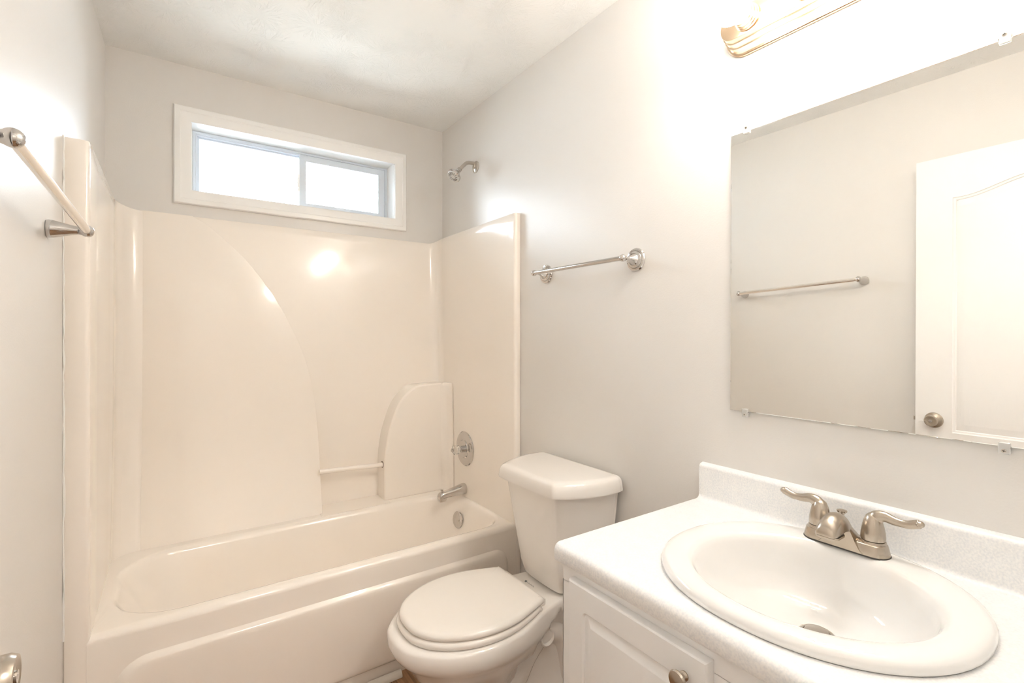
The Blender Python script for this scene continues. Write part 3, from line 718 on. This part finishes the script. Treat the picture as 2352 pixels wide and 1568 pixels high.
# ------------------------------------------------------------------ mirror and its clips
mi = thing('wall_mirror', (1.521, -2.108, 1.09), 'large frameless mirror on the wall above the vanity', 'mirror')
MY0, MY1, MZ0, MZ1 = -2.408, -1.809, 1.0895, 1.8565
G().box(1.5185, 1.5225, MY0, MY1, MZ0, MZ1).build('glass_edge', M['mirror_edge'], mi, smooth=False)
g = G()
g.loft([[(1.5184, MY1, MZ0), (1.5184, MY0, MZ0), (1.5184, MY0, MZ1), (1.5184, MY1, MZ1)], [(1.5178, MY1-.0012, MZ0+.0012), (1.5178, MY0+.0012, MZ0+.0012), (1.5178, MY0+.0012, MZ1-.0012), (1.5178, MY1-.0012, MZ1-.0012)]])
g.build('reflecting_face', M['mirror'], mi, smooth=False)
mi.rotation_euler = (0, R(.35), 0); mi.location.x -= .0037      # hangs a hair off plumb in its clips
def clip(y, z, up, label):
    """clear clip with a screw; up=1 holds the top edge"""
    t = thing('mirror_clip', (1.52, y, z), label, 'mirror clip', 'clear plastic clips holding the mirror')
    g = G(); g.box(1.5135, 1.5172, y-.0085, y+.0085, min(z-up*.008, z+up*.0015), max(z-up*.008, z+up*.0015))
    g.box(1.5135, 1.5232, y-.0085, y+.0085, min(z+up*.0015, z+up*.014), max(z+up*.0015, z+up*.014))
    g.build('clip_body', M['plastic'], t, bevel=.0015, seg=2)
    G().lathe([(.0036, 0), (.0036, .001), (.002, .0016)], (1.5136, y, z+up*.0075), (-1, 0, 0), 16).build('screw', M['satin_nickel'], t)
    g = G()
    for a in (20, 110):
        c_, s_ = math.cos(R(a)), math.sin(R(a)); x = 1.5118; zc = z+up*.0075
        g.add([(x+h, y+c_*u-s_*v, zc+s_*u+c_*v) for h in (0, .0008) for u, v in ((-.0026, -.0005), (.0026, -.0005), (.0026, .0005), (-.0026, .0005))], [(0, 1, 2, 3), (4, 7, 6, 5), (0, 4, 5, 1), (1, 5, 6, 2), (2, 6, 7, 3), (3, 7, 4, 0)])
    g.build('screw_slot', M['dark'], t, smooth=False)
    if up < 0: t.location.x -= .0035
    return t
clip(-1.855, MZ1, 1, 'clear clip on the mirror top edge, end nearer the toilet')
clip(-2.360, MZ1, 1, 'clear clip on the mirror top edge, at the picture right')
clip(-1.853, MZ0, -1, 'clear clip on the mirror bottom edge, end nearer the toilet')
clip(-2.360, MZ0, -1, 'clear clip on the mirror bottom edge, below the door reflection')

# ------------------------------------------------------------------ vanity light bar
LYC, LZC = -2.108, 2.122
lf = thing('vanity_light', (1.49, LYC, LZC), 'brass strip light fixture with round globe bulbs above the mirror', 'light fixture')
g = G(); loops = []
for x, d in ((1.5235, 0), (1.516, 0), (1.514, .002), (1.513, .006), (1.508, .0085), (1.494, .0090), (1.491, .0095), (1.490, .0125), (1.487, .0140), (1.475, .0145), (1.472, .0150), (1.471, .0175), (1.468, .019), (1.458, .0195), (1.4555, .0205), (1.4550, .023)):
    hz = .057-d; hy = .312-d
    loops.append([(x, LYC+u, LZC+v) for u, v in rrect(-hy, hy, -hz, hz, hz*.98, 12)])
g.loft(loops); g.build('back_plate', M['brass'], lf, angle=25)
bys = [-1.893, -2.037, -2.181, -2.325]
for k, y in enumerate(bys):
    G().lathe([(.031, 0), (.033, .002), (.033, .005), (.029, .007), (.031, .009), (.031, .013), (.027, .015), (.029, .017), (.029, .021), (.025, .023), (.026, .025), (.026, .030), (.021, .032)], (1.4548, y, LZC), (-1, 0, 0), 32, c1=False).build('socket', M['brass'], lf, angle=25)
for k, y in enumerate(bys):
    G().lathe([(.014, .0), (.016, .008), (.024, .018), (.036, .030), (.0445, .045), (.0475, .062), (.0455, .079), (.038, .094), (.026, .104), (.012, .109), (.001, .110)], (1.432, y, LZC), (-1, 0, 0), 32).build(
        'globe_bulb', M['bulb'], lf, angle=60)

# ------------------------------------------------------------------ door, open against the left wall
dr = thing('door_1', (.05, -2.575, 0), 'white two-panel arched bathroom door standing open along the left wall', 'door', kind='structure')
dx0, dx1, dyA, dyB, dz0, dz1 = .009, .044, -2.575, -1.808, .012, 2.092
g = G()
def archout(y0, y1, z0, z1, rise):
    o_ = [(y0, z0), (y1, z0)]
    yc = (y0+y1)/2; hw = (y1-y0)/2
    o_ += [(y1, lerp(z0, z1, t)) for t in (.25, .5, .75)]
    for i in range(0, 33):
        t = i/32; y = lerp(y1, y0, t); s_ = abs(y-yc)/hw     # 1 at the sides, 0 in the middle
        b = .5*(1+math.cos(math.pi*min(1, s_/.92)))
        o_.append((y, z1+rise*b))
    o_ += [(y0, lerp(z1, z0, t)) for t in (.25, .5, .75)]
    return o_
prof = [(0, 0), (.002, .003), (.006, .0045), (.010, .0045), (.013, .008), (.030, .0055), (.038, .0035), (.040, .0033)]
put = lambda a, b, d: (dx1-d, a, b)
pu = archout(dyA+.126, dyB-.126, .895, 1.908, .052)
panel_face(g, (dyA, dyB, .83, dz1), pu, prof, put)
pl = rrect(dyA+.126, dyB-.126, .235, .765, .001, 1)
panel_face(g, (dyA, dyB, dz0, .83), pl, prof, put)
g.loft([[(dx1, dyA, dz0), (dx1, dyB, dz0), (dx1, dyB, dz1), (dx1, dyA, dz1)], [(dx0, dyA, dz0), (dx0, dyB, dz0), (dx0, dyB, dz1), (dx0, dyA, dz1)]], c0=False, c1=True)
g.build('door_leaf', M['door'], dr, angle=25)
kz = .942
G().lathe([(.033, 0), (.0335, .003), (.031, .007), (.018, .011), (.0125, .014), (.0125, .020), (.016, .024), (.0215, .029), (.0242, .036), (.0242, .044), (.0215, .050), (.017, .0505), (.0120, .0485), (.010, .0485), (.001, .049)], (dx1, -1.874, kz), (1, 0, 0), 40).build('door_knob', M['nickel'], dr)
G().lathe([(.0065, 0), (.0065, .003), (.002, .0035)], (dx1+.048, -1.874, kz), (1, 0, 0), 16).build('lock_button', M['chrome'], dr)
g = G(); g.box(.0205, .0325, dyB-.001, dyB+.011, kz-.009, kz+.009); g.build('latch_bolt', M['satin_nickel'], dr, bevel=.002)
for z in (.25, 1.05, 1.85):
    G().lathe([(.007, 0), (.007, .09)], (.048, -2.582, z), (0, 0, 1), 12).build('hinge', M['satin_nickel'], dr)

# ------------------------------------------------------------------ added fill light dome in the unseen hallway (behind the camera)
hl = thing('hall_fill_light', (.75, -3.45, CEIL), 'added fill light dome in the unseen hallway outside the bathroom', 'fill light')
G().lathe([(.15, 0), (.16, .01), (.155, .03), (.13, .055), (.08, .075), (.02, .083)], (.75, -3.45, CEIL-.0005), (0, 0, -1), 32).build('fill_dome', M['hall_fill'], hl)
